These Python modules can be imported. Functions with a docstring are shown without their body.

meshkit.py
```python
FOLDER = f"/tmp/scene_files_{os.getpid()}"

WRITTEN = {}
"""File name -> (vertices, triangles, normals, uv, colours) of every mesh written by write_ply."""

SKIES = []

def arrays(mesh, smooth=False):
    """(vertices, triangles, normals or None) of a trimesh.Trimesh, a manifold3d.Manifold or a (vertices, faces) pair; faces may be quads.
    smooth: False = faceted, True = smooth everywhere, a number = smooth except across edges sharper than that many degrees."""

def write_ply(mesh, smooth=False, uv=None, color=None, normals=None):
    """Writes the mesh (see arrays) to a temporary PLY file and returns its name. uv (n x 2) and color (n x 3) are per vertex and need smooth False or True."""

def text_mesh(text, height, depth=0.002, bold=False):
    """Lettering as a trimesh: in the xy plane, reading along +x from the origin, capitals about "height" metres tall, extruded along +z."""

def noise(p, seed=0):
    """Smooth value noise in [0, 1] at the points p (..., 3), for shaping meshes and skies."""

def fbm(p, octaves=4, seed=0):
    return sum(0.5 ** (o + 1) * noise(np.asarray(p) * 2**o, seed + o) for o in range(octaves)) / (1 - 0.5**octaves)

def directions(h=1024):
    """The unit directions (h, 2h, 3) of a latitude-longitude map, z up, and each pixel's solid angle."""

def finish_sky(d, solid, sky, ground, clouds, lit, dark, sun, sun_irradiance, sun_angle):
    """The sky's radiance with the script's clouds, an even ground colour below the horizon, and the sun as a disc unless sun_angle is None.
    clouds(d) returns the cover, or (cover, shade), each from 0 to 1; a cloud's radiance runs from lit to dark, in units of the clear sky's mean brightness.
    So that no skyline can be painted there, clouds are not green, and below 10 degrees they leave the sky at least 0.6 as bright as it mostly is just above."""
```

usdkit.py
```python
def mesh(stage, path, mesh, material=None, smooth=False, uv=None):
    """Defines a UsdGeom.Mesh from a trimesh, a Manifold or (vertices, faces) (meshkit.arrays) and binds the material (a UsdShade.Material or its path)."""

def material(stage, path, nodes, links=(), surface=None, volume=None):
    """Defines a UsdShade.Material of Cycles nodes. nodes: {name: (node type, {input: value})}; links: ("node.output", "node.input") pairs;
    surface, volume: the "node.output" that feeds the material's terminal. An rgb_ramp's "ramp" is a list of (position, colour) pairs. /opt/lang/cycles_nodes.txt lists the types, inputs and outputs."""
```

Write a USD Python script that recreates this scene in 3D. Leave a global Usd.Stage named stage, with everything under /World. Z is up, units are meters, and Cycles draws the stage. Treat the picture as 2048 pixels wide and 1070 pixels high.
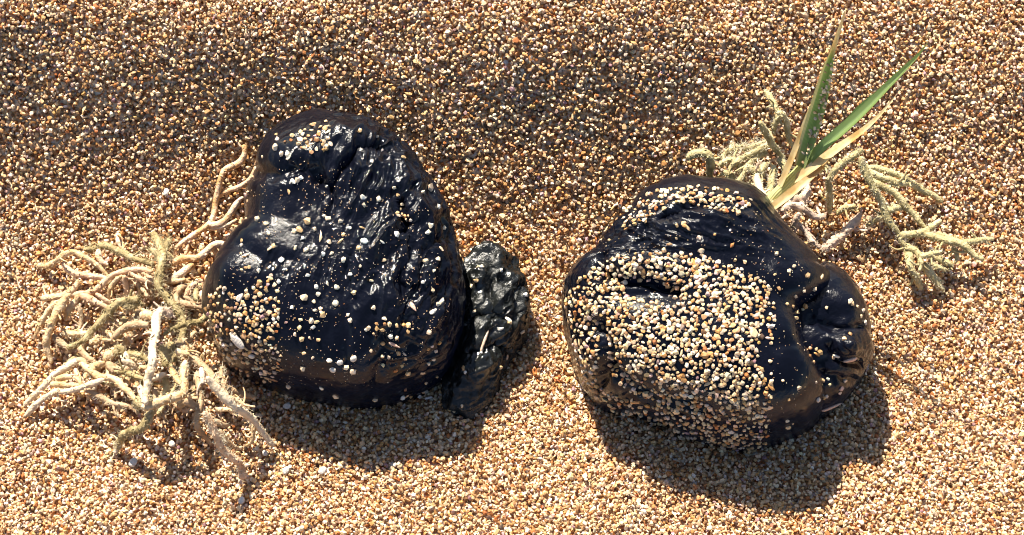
import math
import numpy as np
import trimesh
import usdkit
from meshkit import fbm, noise
from scipy.spatial import ConvexHull, cKDTree
from scipy.interpolate import CubicSpline, splprep, splev
from shapely.geometry import Polygon, Point
from shapely import contains_xy
from pxr import Usd, UsdGeom, UsdLux, UsdShade, Sdf, Gf, Vt

stage = Usd.Stage.CreateInMemory()
UsdGeom.SetStageUpAxis(stage, UsdGeom.Tokens.z)
UsdGeom.SetStageMetersPerUnit(stage, 1.0)
UsdGeom.Xform.Define(stage, '/World')
MM = 0.001

# ------------------------------------------------------------------ camera, sky, sun, exposure
TILT = math.radians(18.0)
DIST, FOCAL = 0.5, 87.9
AIM = np.array([0.0, 0.0, 0.004])
CAM = AIM + DIST * np.array([0, -math.sin(TILT), math.cos(TILT)])
cam = UsdGeom.Camera.Define(stage, '/World/camera')
cam.AddTranslateOp().Set(Gf.Vec3d(*CAM))
cam.AddRotateXOp().Set(math.degrees(TILT))
cam.CreateHorizontalApertureAttr(36.0)
cam.CreateVerticalApertureAttr(36.0 * 1070 / 2048)
cam.CreateFocalLengthAttr(FOCAL)
cam.CreateClippingRangeAttr(Gf.Vec2f(0.01, 1000.0))
cam.CreateExposureAttr(1.5)

SUN_EL = math.radians(41.0)
SUN_H = np.array([-0.34, 1.0]); SUN_H /= np.linalg.norm(SUN_H)
SUN_DIR = np.array([*(SUN_H * math.cos(SUN_EL)), math.sin(SUN_EL)])
SUN_ROT = math.atan2(SUN_DIR[0], SUN_DIR[1])
sky_mat = usdkit.material(stage, '/World/Looks/sky', {
    'sky': ('sky_texture', {'sky_type': 'single_scattering', 'sun_disc': False, 'sun_elevation': SUN_EL, 'sun_rotation': SUN_ROT}),
    'bg': ('background_shader', {'strength': 0.062})}, [('sky.color', 'bg.color')], surface='bg.background')
dome = UsdLux.DomeLight.Define(stage, '/World/sky')
UsdShade.MaterialBindingAPI.Apply(dome.GetPrim()).Bind(sky_mat)
dome.GetPrim().SetCustomDataByKey('kind', 'structure')
dome.GetPrim().SetCustomDataByKey('label', 'clear blue daytime sky above the beach')
dome.GetPrim().SetCustomDataByKey('category', 'sky')
sun = UsdLux.DistantLight.Define(stage, '/World/sun')
sun.CreateNormalizeAttr(True); sun.CreateIntensityAttr(1.25); sun.CreateAngleAttr(0.5)
sun.CreateColorAttr(Gf.Vec3f(1.0, 0.92, 0.78))
sun.AddRotateXYZOp().Set(Gf.Vec3f(0, 0, 0))
zax = Gf.Vec3d(*SUN_DIR)
sun.GetOrderedXformOps()[0].Set(Gf.Vec3f(*Gf.Rotation(Gf.Vec3d(0, 0, 1), zax).Decompose(Gf.Vec3d(0, 0, 1), Gf.Vec3d(0, 1, 0), Gf.Vec3d(1, 0, 0))[::-1]))

FPX = 2048 * FOCAL / 36.0
ROT = np.array([[1, 0, 0], [0, math.cos(TILT), -math.sin(TILT)], [0, math.sin(TILT), math.cos(TILT)]])


def ray(px, py):
    d = np.stack([(np.asarray(px, float) - 1024) / FPX, -(np.asarray(py, float) - 535) / FPX, -np.ones(np.shape(px))], -1)
    return d @ ROT.T


def project(p):
    q = (np.asarray(p) - CAM) @ ROT
    return 1024 + FPX * q[..., 0] / -q[..., 2], 535 - FPX * q[..., 1] / -q[..., 2], -q[..., 2]


# ------------------------------------------------------------------ helpers
USED = {}


def numbered(name, parent='/World'):
    k = (parent, name); n = USED.get(k, -1) + 1; USED[k] = n
    return f'{parent}/{name}' + (f'_{n:03d}' if n else '')


def tag(prim, label=None, cat=None, group=None, kind=None):
    for k, v in (('label', label), ('category', cat), ('group', group), ('kind', kind)):
        if v:
            prim.SetCustomDataByKey(k, v)
    return prim


def thing(name, label, cat, group=None):
    x = UsdGeom.Xform.Define(stage, numbered(name))
    return tag(x.GetPrim(), label, cat, group)


def obj(name, mesh, mat, parent=None, smooth=False, uv=None):
    path = numbered(name, str(parent.GetPath()) if parent else '/World')
    return usdkit.mesh(stage, path, mesh, mat, smooth=smooth, uv=uv).GetPrim()


def smoothstep(a, b, x):
    t = np.clip((x - a) / (b - a), 0, 1)
    return t * t * (3 - 2 * t)


def softplus(u, w):
    return w * np.logaddexp(0, u / w)


# ------------------------------------------------------------------ materials
def M(name, nodes, links, surface):
    return usdkit.material(stage, '/World/Looks/' + name, nodes, links, surface=surface)


GRAIN_COLOURS = [  # weight, colour: shell cream, quartz, orange stained, brown, grey, rust, mauve
    (18, (.76, .61, .41)), (16, (.68, .50, .29)), (9, (.80, .70, .54)), (13, (.58, .39, .20)), (9, (.60, .34, .13)),
    (7, (.52, .45, .36)), (9, (.42, .25, .12)), (8, (.72, .56, .37)), (4, (.27, .15, .075)), (4, (.48, .20, .07)), (4, (.60, .45, .40)),
    (1.5, (.12, .08, .06)), (1, (.40, .26, .30)), (4, (.82, .77, .68))]


PALETTE = np.array([c for _, c in GRAIN_COLOURS])


def grain_tints(rng, n, bias=0.0):
    """One colour per grain: the palette's weights, each grain a little lighter, darker or warmer than its kind."""
    w = np.array([q for q, _ in GRAIN_COLOURS], float) * np.exp(bias * (PALETTE.mean(1) - .5))
    c = PALETTE[rng.choice(len(w), n, p=w / w.sum())]
    c = c * [.97, .87, .77]
    return np.clip(c * np.exp(rng.normal(0, .10, (n, 1))) * np.exp(rng.normal(0, .035, (n, 3))), .02, .9)


def grain_ramp():
    w = np.array([q for q, _ in GRAIN_COLOURS], float); order = np.random.default_rng(5).permutation(len(w))
    edge = np.concatenate([[0], np.cumsum(w[order]) / w.sum()])[:-1]
    return [(float(e), GRAIN_COLOURS[o][1]) for e, o in zip(edge, order)]


def grain_material(name):
    """Each grain's own colour comes from the mesh; noise mottles it."""
    return M(name, {'c': ('attribute', {'attribute': 'grain_colour'}), 'g': ('geometry', {}), 'n': ('noise_texture', {'scale': 2600., 'detail': 2.}),
                    'mn': ('map_range', {'from_min': .3, 'from_max': .7, 'to_min': .8, 'to_max': 1.1}), 'hsv': ('hsv', {'hue': 0.5, 'saturation': 1.0, 'fac': 1.0}),
                    'b': ('principled_bsdf', {'roughness': 0.42, 'specular_ior_level': 0.45}), 't': ('translucent_bsdf', {}), 'mix': ('mix_closure', {'fac': 0.14})},
             [('g.position', 'n.vector'), ('n.fac', 'mn.value'), ('mn.result', 'hsv.value'), ('c.color', 'hsv.color'), ('hsv.color', 'b.base_color'), ('hsv.color', 't.color'),
              ('b.BSDF', 'mix.closure1'), ('t.BSDF', 'mix.closure2')], 'mix.closure')


MAT = {}
MAT['grains'] = grain_material('sand_grains')
MAT['bed'] = M('sand_bed', {
    'g': ('geometry', {}), 'v': ('voronoi_texture', {'scale': 1100.}), 'sep': ('separate_color', {}),
    'ramp': ('rgb_ramp', {'ramp': grain_ramp(), 'interpolate': False}),
    'bump': ('bump', {'strength': 1.0, 'distance': 0.0006, 'invert': True}), 'b': ('principled_bsdf', {'roughness': 0.6})},
    [('g.position', 'v.vector'), ('v.color', 'sep.color'), ('sep.r', 'ramp.fac'), ('ramp.color', 'b.base_color'), ('v.distance', 'bump.height'), ('bump.normal', 'b.normal')], 'b.BSDF')


def tar_material(name, rlo, rhi, base, bump=1.0, spec=.34):
    """Wet bitumen: near black, gloss that changes from patch to patch, a fine pitted skin."""
    return M(name, {
        'g': ('geometry', {}),
        'n1': ('noise_texture', {'scale': 160., 'detail': 6., 'roughness': .65}),
        'r1': ('map_range', {'from_min': .36, 'from_max': .64, 'to_min': rlo, 'to_max': rhi, 'clamp': True}),
        'n2': ('noise_texture', {'scale': 800., 'detail': 6., 'roughness': .68}),
        'v': ('voronoi_texture', {'scale': 1900.}), 'vr': ('map_range', {'from_min': 0., 'from_max': .25, 'to_min': 1., 'to_max': 0., 'clamp': True}),
        'w': ('map_range', {'from_min': .46, 'from_max': .6, 'to_min': .04, 'to_max': 1., 'clamp': True}),
        'h2': ('math', {'math_type': 'multiply'}), 'h3': ('math', {'math_type': 'multiply_add', 'value2': .15}),
        'bump': ('bump', {'strength': .8, 'distance': 0.00016 * bump}),
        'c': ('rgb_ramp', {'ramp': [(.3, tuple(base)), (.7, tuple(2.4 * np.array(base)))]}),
        'b': ('principled_bsdf', {'ior': 1.5, 'specular_ior_level': spec})},
        [('g.position', 'n1.vector'), ('g.position', 'n2.vector'), ('g.position', 'v.vector'), ('n1.fac', 'r1.value'), ('r1.result', 'b.roughness'), ('v.distance', 'vr.value'),
         ('n1.fac', 'w.value'), ('n2.fac', 'h2.value1'), ('w.result', 'h2.value2'), ('vr.result', 'h3.value1'), ('h2.value', 'h3.value3'), ('h3.value', 'bump.height'), ('bump.normal', 'b.normal'),
         ('n1.fac', 'c.fac'), ('c.color', 'b.base_color')], 'b.BSDF')


MAT['tar'] = tar_material('wet_tar', .06, .24, (.0016, .0019, .0040), 1.2, .2)  # black tinted navy: the sky's blue reflection is painted into the base colour
MAT['tar_matte'] = tar_material('crumbly_tar', .14, .38, (.005, .0055, .0053), 2.0, .4)


def root_material(name, stops, scale=350., spec=.3):
    stops = [(p, tuple(np.array(c) * [.88, .82, .76])) for p, c in stops]
    return M(name, {
        'g': ('geometry', {}), 'n': ('noise_texture', {'scale': scale, 'detail': 5., 'roughness': .65}),
        'st': ('map_range', {'from_min': .3, 'from_max': .7, 'clamp': True}),
        'ramp': ('rgb_ramp', {'ramp': stops}),
        'n2': ('noise_texture', {'scale': 2400., 'detail': 3.}),
        'bump': ('bump', {'strength': .8, 'distance': 0.0003}),
        'b': ('principled_bsdf', {'roughness': .65, 'specular_ior_level': spec}),
        't': ('translucent_bsdf', {}), 'mix': ('mix_closure', {'fac': .12})},
        [('g.position', 'n.vector'), ('g.position', 'n2.vector'), ('n.fac', 'st.value'), ('st.result', 'ramp.fac'), ('ramp.color', 'b.base_color'), ('ramp.color', 't.color'),
         ('n2.fac', 'bump.height'), ('bump.normal', 'b.normal'), ('b.BSDF', 'mix.closure1'), ('t.BSDF', 'mix.closure2')], 'mix.closure')


MAT['cream'] = root_material('cream_root', [(0, (.40, .23, .09)), (.35, (.60, .43, .23)), (.7, (.72, .57, .37)), (1, (.80, .68, .51))])
MAT['white'] = root_material('bleached_root', [(0, (.46, .32, .18)), (.4, (.70, .58, .42)), (1, (.82, .73, .58))])
MAT['orange'] = root_material('orange_root', [(0, (.56, .28, .09)), (.35, (.70, .44, .22)), (.6, (.78, .60, .44)), (1, (.82, .70, .60))], 260.)
MAT['pink'] = root_material('pinkish_root', [(0, (.46, .25, .12)), (.5, (.68, .48, .32)), (1, (.80, .65, .50))])
MAT['olive'] = root_material('olive_root', [(0, (.15, .12, .05)), (.4, (.33, .27, .13)), (.75, (.50, .43, .25)), (1, (.64, .56, .38))])
MAT['greygreen'] = root_material('grey_green_root', [(0, (.24, .21, .10)), (.5, (.48, .43, .23)), (1, (.70, .64, .40))])
MAT['tan'] = root_material('tan_root', [(0, (.28, .18, .10)), (.5, (.48, .35, .22)), (1, (.62, .49, .34))])
MAT['mauve'] = root_material('mauve_root', [(0, (.42, .29, .21)), (.5, (.62, .50, .41)), (1, (.78, .69, .60))])
MAT['fuzz_olive'] = M('olive_fuzz', {'b': ('principled_bsdf', {'base_color': (.46, .38, .22), 'roughness': .7})}, [], 'b.BSDF')
MAT['fuzz_pale'] = M('pale_fuzz', {'b': ('principled_bsdf', {'base_color': (.70, .64, .46), 'roughness': .7})}, [], 'b.BSDF')
MAT['shell_white'] = root_material('white_shell', [(0, (.66, .63, .58)), (1, (.76, .74, .70))], 900., .5)
MAT['shell_blue'] = root_material('bluish_shell', [(0, (.62, .72, .74)), (1, (.74, .80, .80))], 900., .5)
MAT['shell_pink'] = root_material('pink_shell', [(0, (.66, .38, .28)), (1, (.80, .62, .52))], 900., .5)


def leaf_material(name, across, along):
    """across: (position, colour) stops over the width; along: (v position, how dry) stops."""
    return M(name, {
        'uv': ('attribute', {'attribute': 'st'}), 'sep': ('separate_xyz', {}),
        'wave': ('math', {'math_type': 'sine'}), 'mul': ('math', {'math_type': 'multiply', 'value2': 95.}),
        'vein': ('map_range', {'from_min': -1., 'from_max': 1., 'to_min': .82, 'to_max': 1.1}),
        'base': ('rgb_ramp', {'ramp': across}), 'dryf': ('rgb_ramp', {'ramp': [(p, (d, d, d)) for p, d in along]}),
        'bw': ('rgb_to_bw', {}),
        'g': ('geometry', {}), 'n': ('noise_texture', {'scale': 300., 'detail': 4.}),
        'dry': ('rgb_ramp', {'ramp': [(.35, (.66, .42, .15)), (.5, (.80, .64, .34)), (.65, (.86, .76, .50))]}),
        'mixc': ('mix', {}), 'hsv': ('hsv', {'hue': .5, 'saturation': 1., 'fac': 1.}),
        'bump': ('bump', {'strength': .5, 'distance': .0001}),
        'b': ('principled_bsdf', {'roughness': .42, 'specular_ior_level': .45}), 't': ('translucent_bsdf', {}), 'mix': ('mix_closure', {'fac': .35})},
        [('uv.vector', 'sep.vector'), ('sep.x', 'mul.value1'), ('mul.value', 'wave.value1'), ('wave.value', 'vein.value'), ('sep.x', 'base.fac'), ('sep.y', 'dryf.fac'), ('dryf.color', 'bw.color'),
         ('g.position', 'n.vector'), ('n.fac', 'dry.fac'), ('bw.val', 'mixc.fac'), ('base.color', 'mixc.color1'), ('dry.color', 'mixc.color2'), ('mixc.color', 'hsv.color'), ('vein.result', 'hsv.value'),
         ('hsv.color', 'b.base_color'), ('hsv.color', 't.color'), ('wave.value', 'bump.height'), ('bump.normal', 'b.normal'), ('b.BSDF', 'mix.closure1'), ('t.BSDF', 'mix.closure2')], 'mix.closure')


GREEN, GREEN2, PALE = (.25, .37, .10), (.35, .48, .16), (.72, .68, .36)
MAT['leaf_green'] = leaf_material('green_leaf', [(0, PALE), (.14, PALE), (.2, GREEN2), (.55, GREEN), (1, GREEN2)], [(0, .25), (.12, 0), (.68, 0), (.78, .9), (1, 1)])
MAT['leaf_green2'] = leaf_material('blue_green_leaf', [(0, GREEN2), (.5, (.36, .50, .21)), (1, GREEN)], [(0, .2), (.1, 0), (.9, 0), (1, .25)])
MAT['leaf_dry'] = leaf_material('dry_leaf', [(0, (.84, .66, .36)), (1, (.76, .64, .34))], [(0, .3), (.3, .85), (1, 1)])
MAT['stem'] = leaf_material('stem', [(0, (.62, .62, .26)), (.5, (.54, .60, .22)), (1, (.70, .62, .30))], [(0, .45), (.4, .15), (1, .1)])

# ------------------------------------------------------------------ the sand surface (metres in, metres out)


def sand_h(x, y):
    x, y = np.asarray(x, float) / MM, np.asarray(y, float) / MM
    far = 1 - smoothstep(10, 75, x) * .5
    h = .36 * (softplus(-(y + 8), 9) - softplus(-(y + 95), 9)) + .68 * far * (softplus(y - 14, 5) - softplus(y - 47, 3)) + .05 * (softplus(x - 60, 10) - softplus(x - 130, 10))
    p = np.stack([x, y, np.zeros_like(x)], -1)
    h = h + (3.6 * (fbm(p / 26, 3, 11) - .5) + 1.5 * (fbm(p / 9, 2, 4) - .5))
    for cx, cy, rx, ry in ((-35.4, -1, 26.5, 31), (42, -13, 31.5, 29)):     # scoured a little at the tar, banked up further out
        e = (np.hypot((x - cx) / rx, (y - cy) / ry) - 1) * 28
        h = h - .7 * np.exp(-((e - 1) / 2.5) ** 2) + .9 * np.exp(-((e - 8) / 4.5) ** 2) * noise(p / 13, 77) * smoothstep(12, -12, y - cy)
    return (h - 1.5) * MM


def at(px, py, lift=0.0):
    """The point seen at (px, py) of the photograph that stands LIFT millimetres above the sand."""
    d = ray(px, py); px = np.asarray(px, float)
    t = np.full(px.shape, DIST)
    for _ in range(25):
        p = CAM + d * t[..., None]
        want = sand_h(p[..., 0], p[..., 1]) + np.asarray(lift) * MM
        t = t + .8 * (want - p[..., 2]) / d[..., 2]
    return CAM + d * t[..., None]


def on_plane(px, py, z):
    d = ray(px, py)
    return CAM + d * ((z - CAM[2]) / d[..., 2])[..., None]


# ground: one sheet, fine under the grains and coarse out to the horizon
ax = np.concatenate([-np.geomspace(300, .19, 26), np.linspace(-.18, .18, 181), np.geomspace(.19, 300, 26)])
gx, gy = np.meshgrid(ax, ax)
inside = 1 - smoothstep(.2, .6, np.hypot(gx, gy))
gz = sand_h(np.clip(gx, -.3, .3), np.clip(gy, -.3, .3)) * inside - .9 * MM
n = len(ax); I, J = np.meshgrid(np.arange(n - 1), np.arange(n - 1), indexing='ij')
quads = np.stack([I * n + J, I * n + J + 1, (I + 1) * n + J + 1, (I + 1) * n + J], -1).reshape(-1, 4)
tag(obj('sand_ground', (np.stack([gx, gy, gz], -1).reshape(-1, 3), quads), MAT['bed'], smooth=True), 'coarse sand bed of the beach under the loose grains', 'sand', kind='structure')


# ------------------------------------------------------------------ grains
def hull_proto(rng, npts):
    p = rng.normal(size=(npts * 3, 3)); p /= np.linalg.norm(p, axis=1, keepdims=True)
    keep = [0]
    while len(keep) < npts:  # farthest points: evenly spread, so no slivers
        d = np.min(np.linalg.norm(p[:, None] - p[keep][None], axis=2), 1); keep.append(int(np.argmax(d + .25 * rng.random(len(p)))))
    p = p[keep] * rng.uniform(.78, 1.1, (npts, 1))
    h = ConvexHull(p); f = h.simplices.copy()
    c = np.cross(p[f[:, 1]] - p[f[:, 0]], p[f[:, 2]] - p[f[:, 0]])
    flip = np.einsum('ij,ij->i', c, p[f].mean(1)) < 0
    f[flip] = f[flip][:, ::-1]
    used = np.unique(f); m = np.zeros(npts, int); m[used] = np.arange(len(used))
    return p[used], m[f]


_rng = np.random.default_rng(1)
PROTO = [hull_proto(_rng, 12) for _ in range(40)]
PROTO_LOW = [hull_proto(_rng, 7) for _ in range(24)]


def random_rot(rng, n):
    q = rng.normal(size=(n, 4)); q /= np.linalg.norm(q, axis=1, keepdims=True)
    w, x, y, z = q.T
    return np.stack([1 - 2 * (y * y + z * z), 2 * (x * y - z * w), 2 * (x * z + y * w), 2 * (x * y + z * w), 1 - 2 * (x * x + z * z), 2 * (y * z - x * w),
                     2 * (x * z - y * w), 2 * (y * z + x * w), 1 - 2 * (x * x + y * y)], -1).reshape(n, 3, 3)


def grain_scales(rng, n, r):
    """Half axes: mostly rounded chips, some slivers and flakes."""
    s = r * np.exp(rng.normal(0, .16, n))[:, None] * np.exp(rng.normal(0, .17, (n, 3)))
    k = rng.random(n)
    s[k < .10] *= [1.55, .68, .62]
    s[(k > .10) & (k < .20)] *= [1.25, 1.15, .45]
    return s


def grain_mesh(centres, scales, rots, protos, rng, tints=None):
    """(vertices, faces, colour per vertex)"""
    pick = rng.integers(0, len(protos), len(centres))
    tints = np.ones((len(centres), 3)) if tints is None else tints
    V, F, T, o = [], [], [], 0
    for k, (pv, pf) in enumerate(protos):
        w = np.nonzero(pick == k)[0]
        if not len(w):
            continue
        v = np.einsum('nij,nkj->nki', rots[w], pv[None] * scales[w][:, None, :]) + centres[w][:, None, :]
        f = pf[None] + (np.arange(len(w)) * len(pv))[:, None, None] + o
        V.append(v.reshape(-1, 3)); F.append(f.reshape(-1, 3)); T.append(np.repeat(tints[w], len(pv), axis=0)); o += len(w) * len(pv)
    return np.vstack(V), np.vstack(F), np.vstack(T)


def paint(prim, colours):
    pv = UsdGeom.PrimvarsAPI(prim).CreatePrimvar('grain_colour', Sdf.ValueTypeNames.Color3fArray, 'vertex')
    pv.Set(Vt.Vec3fArray.FromNumpy(colours.astype(np.float32)))
    return prim


def hexgrid(rng, x0, x1, y0, y1, s, jitter):
    ny = int((y1 - y0) / (s * .866)); nx = int((x1 - x0) / s)
    Y, X = np.meshgrid(np.arange(ny), np.arange(nx), indexing='ij')
    p = np.stack([x0 + (X + .5 * (Y % 2)) * s, y0 + Y * s * .866], -1).reshape(-1, 2)
    return p + rng.uniform(-jitter, jitter, p.shape) * s


rng = np.random.default_rng(7)
XR, YR = (-.124, .124), (-.076, .083)
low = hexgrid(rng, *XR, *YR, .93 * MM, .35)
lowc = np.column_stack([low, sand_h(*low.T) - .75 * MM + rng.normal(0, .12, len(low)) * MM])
lm = grain_mesh(lowc, grain_scales(rng, len(low), .50 * MM), random_rot(rng, len(low)), PROTO_LOW, rng, grain_tints(rng, len(low), -.6) * [.62, .46, .36])  # lower grains tinted darker and redder, painting shade into the gaps
top = hexgrid(rng, *XR, *YR, .79 * MM, .42)
top = top[rng.random(len(top)) < .93]
topc = np.column_stack([top, sand_h(*top.T) + rng.normal(0, .29, len(top)) * MM])
tm = grain_mesh(topc, grain_scales(rng, len(top), .395 * MM), random_rot(rng, len(top)), PROTO, rng, grain_tints(rng, len(top)))
ext = hexgrid(rng, *XR, *YR, 2.5 * MM, .5)
extc = np.column_stack([ext, sand_h(*ext.T) + rng.uniform(.25, .6, len(ext)) * MM])
em = grain_mesh(extc, grain_scales(rng, len(ext), .44 * MM), random_rot(rng, len(ext)), PROTO, rng, grain_tints(rng, len(ext), .6))
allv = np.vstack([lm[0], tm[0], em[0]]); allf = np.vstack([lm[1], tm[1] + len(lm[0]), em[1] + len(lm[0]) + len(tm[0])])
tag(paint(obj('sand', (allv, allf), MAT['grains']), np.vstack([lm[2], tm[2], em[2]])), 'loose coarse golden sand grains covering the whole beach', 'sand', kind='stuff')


# ------------------------------------------------------------------ tar blobs
def blob_mesh(C, zc, rr, up, down, n_top, nlat, displace):
    nphi = len(rr); phi = np.linspace(-np.pi, np.pi, nphi, endpoint=False)
    F = np.fft.rfft(rr); F[9:] = 0; rs = np.fft.irfft(F, nphi)          # rounder towards the top
    t = np.linspace(0, np.pi, 4000)                                    # rings evenly spaced along the profile
    pa = np.sin(t) ** (2 / n_top) * rr.mean(); pz = np.where(t < np.pi / 2, up, .6 * down) * MM * np.sign(np.cos(t)) * np.abs(np.cos(t)) ** (2 / n_top)
    arc = np.concatenate([[0], np.cumsum(np.hypot(np.diff(pa), np.diff(pz)))])
    t = np.interp(np.linspace(0, arc[-1], nlat), arc, t)[1:-1]
    a = np.sin(t) ** (2 / n_top); z = np.sign(np.cos(t)) * np.abs(np.cos(t)) ** (2 / n_top)
    w = (a ** 2)[:, None]
    R = a[:, None] * (rs[None] * (1 - w) + rr[None] * w)
    Z = np.where(z > 0, z * up, z * down)[:, None] * MM + 0 * R
    v = np.stack([C[0] + R * np.cos(phi), C[1] + R * np.sin(phi), zc + Z], -1).reshape(-1, 3)
    v = np.vstack([v, [[C[0], C[1], zc + up * MM], [C[0], C[1], zc - down * MM]]])
    m = len(t); I, J = np.meshgrid(np.arange(m - 1), np.arange(nphi), indexing='ij'); J2 = (J + 1) % nphi
    q = np.stack([I * nphi + J, (I + 1) * nphi + J, (I + 1) * nphi + J2, I * nphi + J2], -1).reshape(-1, 4)
    f = np.vstack([q[:, [0, 1, 2]], q[:, [0, 2, 3]]])
    j = np.arange(nphi)
    f = np.vstack([f, np.stack([np.full(nphi, m * nphi), j, (j + 1) % nphi], 1), np.stack([np.full(nphi, m * nphi + 1), (m - 1) * nphi + (j + 1) % nphi, (m - 1) * nphi + j], 1)])
    me = trimesh.Trimesh(v, f, process=False)
    for stage_ in displace(zc):
        nrm = usdkit.meshkit.arrays(me, True)[2]
        px, py, _ = project(me.vertices)
        facing = smoothstep(-.1, .25, np.einsum('ij,ij->i', nrm, (CAM - me.vertices) / np.linalg.norm(CAM - me.vertices, axis=1, keepdims=True)))
        me = trimesh.Trimesh(me.vertices + nrm * (stage_(me.vertices / MM, np.column_stack([px, py]), facing) * MM)[:, None], me.faces, process=False)
    return me


def polar(q, c, phi, inner=0.0):
    """Outermost radius of the points q round c at the angles phi."""
    d = q - c; ang = np.arctan2(-d[:, 1], d[:, 0]); r = np.hypot(*d.T)
    k = np.round((ang + np.pi) / (2 * np.pi) * len(phi)).astype(int) % len(phi)
    out = np.zeros(len(phi)); np.maximum.at(out, k, r)
    return out


def blob(outline, lift, up, down, n_top=3.1, nphi=600, nlat=250, displace=None, centre=None):
    """A pillow of tar whose plan is fitted until its outline, seen from the camera, follows the traced one."""
    o = np.array(outline, float); c_px = np.array(centre, float)
    zc = at(*c_px, lift)[2]
    C = on_plane(*c_px, zc)
    ring = np.vstack([np.linspace(o[i], o[(i + 1) % len(o)], 24, endpoint=False) for i in range(len(o))])
    N = 160; phi = np.linspace(-np.pi, np.pi, N, endpoint=False)
    want = polar(ring, c_px, phi)
    P = on_plane(ring[:, 0], ring[:, 1], zc)[:, :2]
    rr = polar(np.column_stack([P[:, 0], -P[:, 1]]), np.array([C[0], -C[1]]), phi)
    first = rr.copy()
    for _ in range(5):
        me = blob_mesh(C, zc, rr, up, down, n_top, 90, displace)
        x, y, _ = project(me.vertices)
        got = polar(np.column_stack([x, y]), c_px, phi)
        ratio = np.clip(want / np.maximum(got, 1), .8, 1.25)
        k = np.hanning(15)[1:-1]; k /= k.sum()
        ratio = np.convolve(np.concatenate([ratio[-6:], ratio, ratio[:6]]), k, 'valid')
        rr = np.clip(rr * ratio ** .8, first * .86, first * 1.08)
    cs = CubicSpline(np.append(phi, np.pi), np.append(rr, rr[0]), bc_type='periodic')
    return blob_mesh(C, zc, cs(np.linspace(-np.pi, np.pi, nphi, endpoint=False)), up, down, n_top, nlat, displace)


def seg_dist(p, line):
    best = np.full(len(p), 1e9)
    L = np.array(line, float)
    for a, b in zip(L[:-1], L[1:]):
        ab = b - a; t = np.clip(((p - a) @ ab) / (ab @ ab), 0, 1)
        best = np.minimum(best, np.linalg.norm(p - a - t[:, None] * ab, axis=1))
    return best


def creases(p, lines):
    out = np.zeros(len(p))
    wob = np.column_stack([noise(np.column_stack([p / 14, np.zeros(len(p))]), 31), noise(np.column_stack([p / 14, np.zeros(len(p))]), 32)]) - .5
    q = p + wob * 9
    for depth, width, line in lines:
        out -= depth * np.exp(-(seg_dist(q, line) / width) ** 2)
    return out


def bumps(p, spots):
    out = np.zeros(len(p))
    for x, y, rx, ry, h in spots:
        out += h * np.exp(-((p[:, 0] - x) / rx) ** 2 - ((p[:, 1] - y) / ry) ** 2)
    return out


def ridged(p, seed, octaves=3):
    p = p + 1.3 * (np.stack([fbm(p * .6 + 31.7 * k, 2, seed + 60 + k) for k in range(3)], -1) - .5)   # bent folds
    return sum(.5 ** o * (1 - np.abs(2 * noise(p * 2 ** o, seed + o) - 1)) ** 2 for o in range(octaves)) / (2 - .5 ** (octaves - 1))


def stretch(p, ang, along, across):
    c, s = math.cos(math.radians(ang)), math.sin(math.radians(ang))
    u = p[:, 0] * c + p[:, 1] * s; w = -p[:, 0] * s + p[:, 1] * c
    return np.column_stack([u / along, w / across, p[:, 2] / across])


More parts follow.
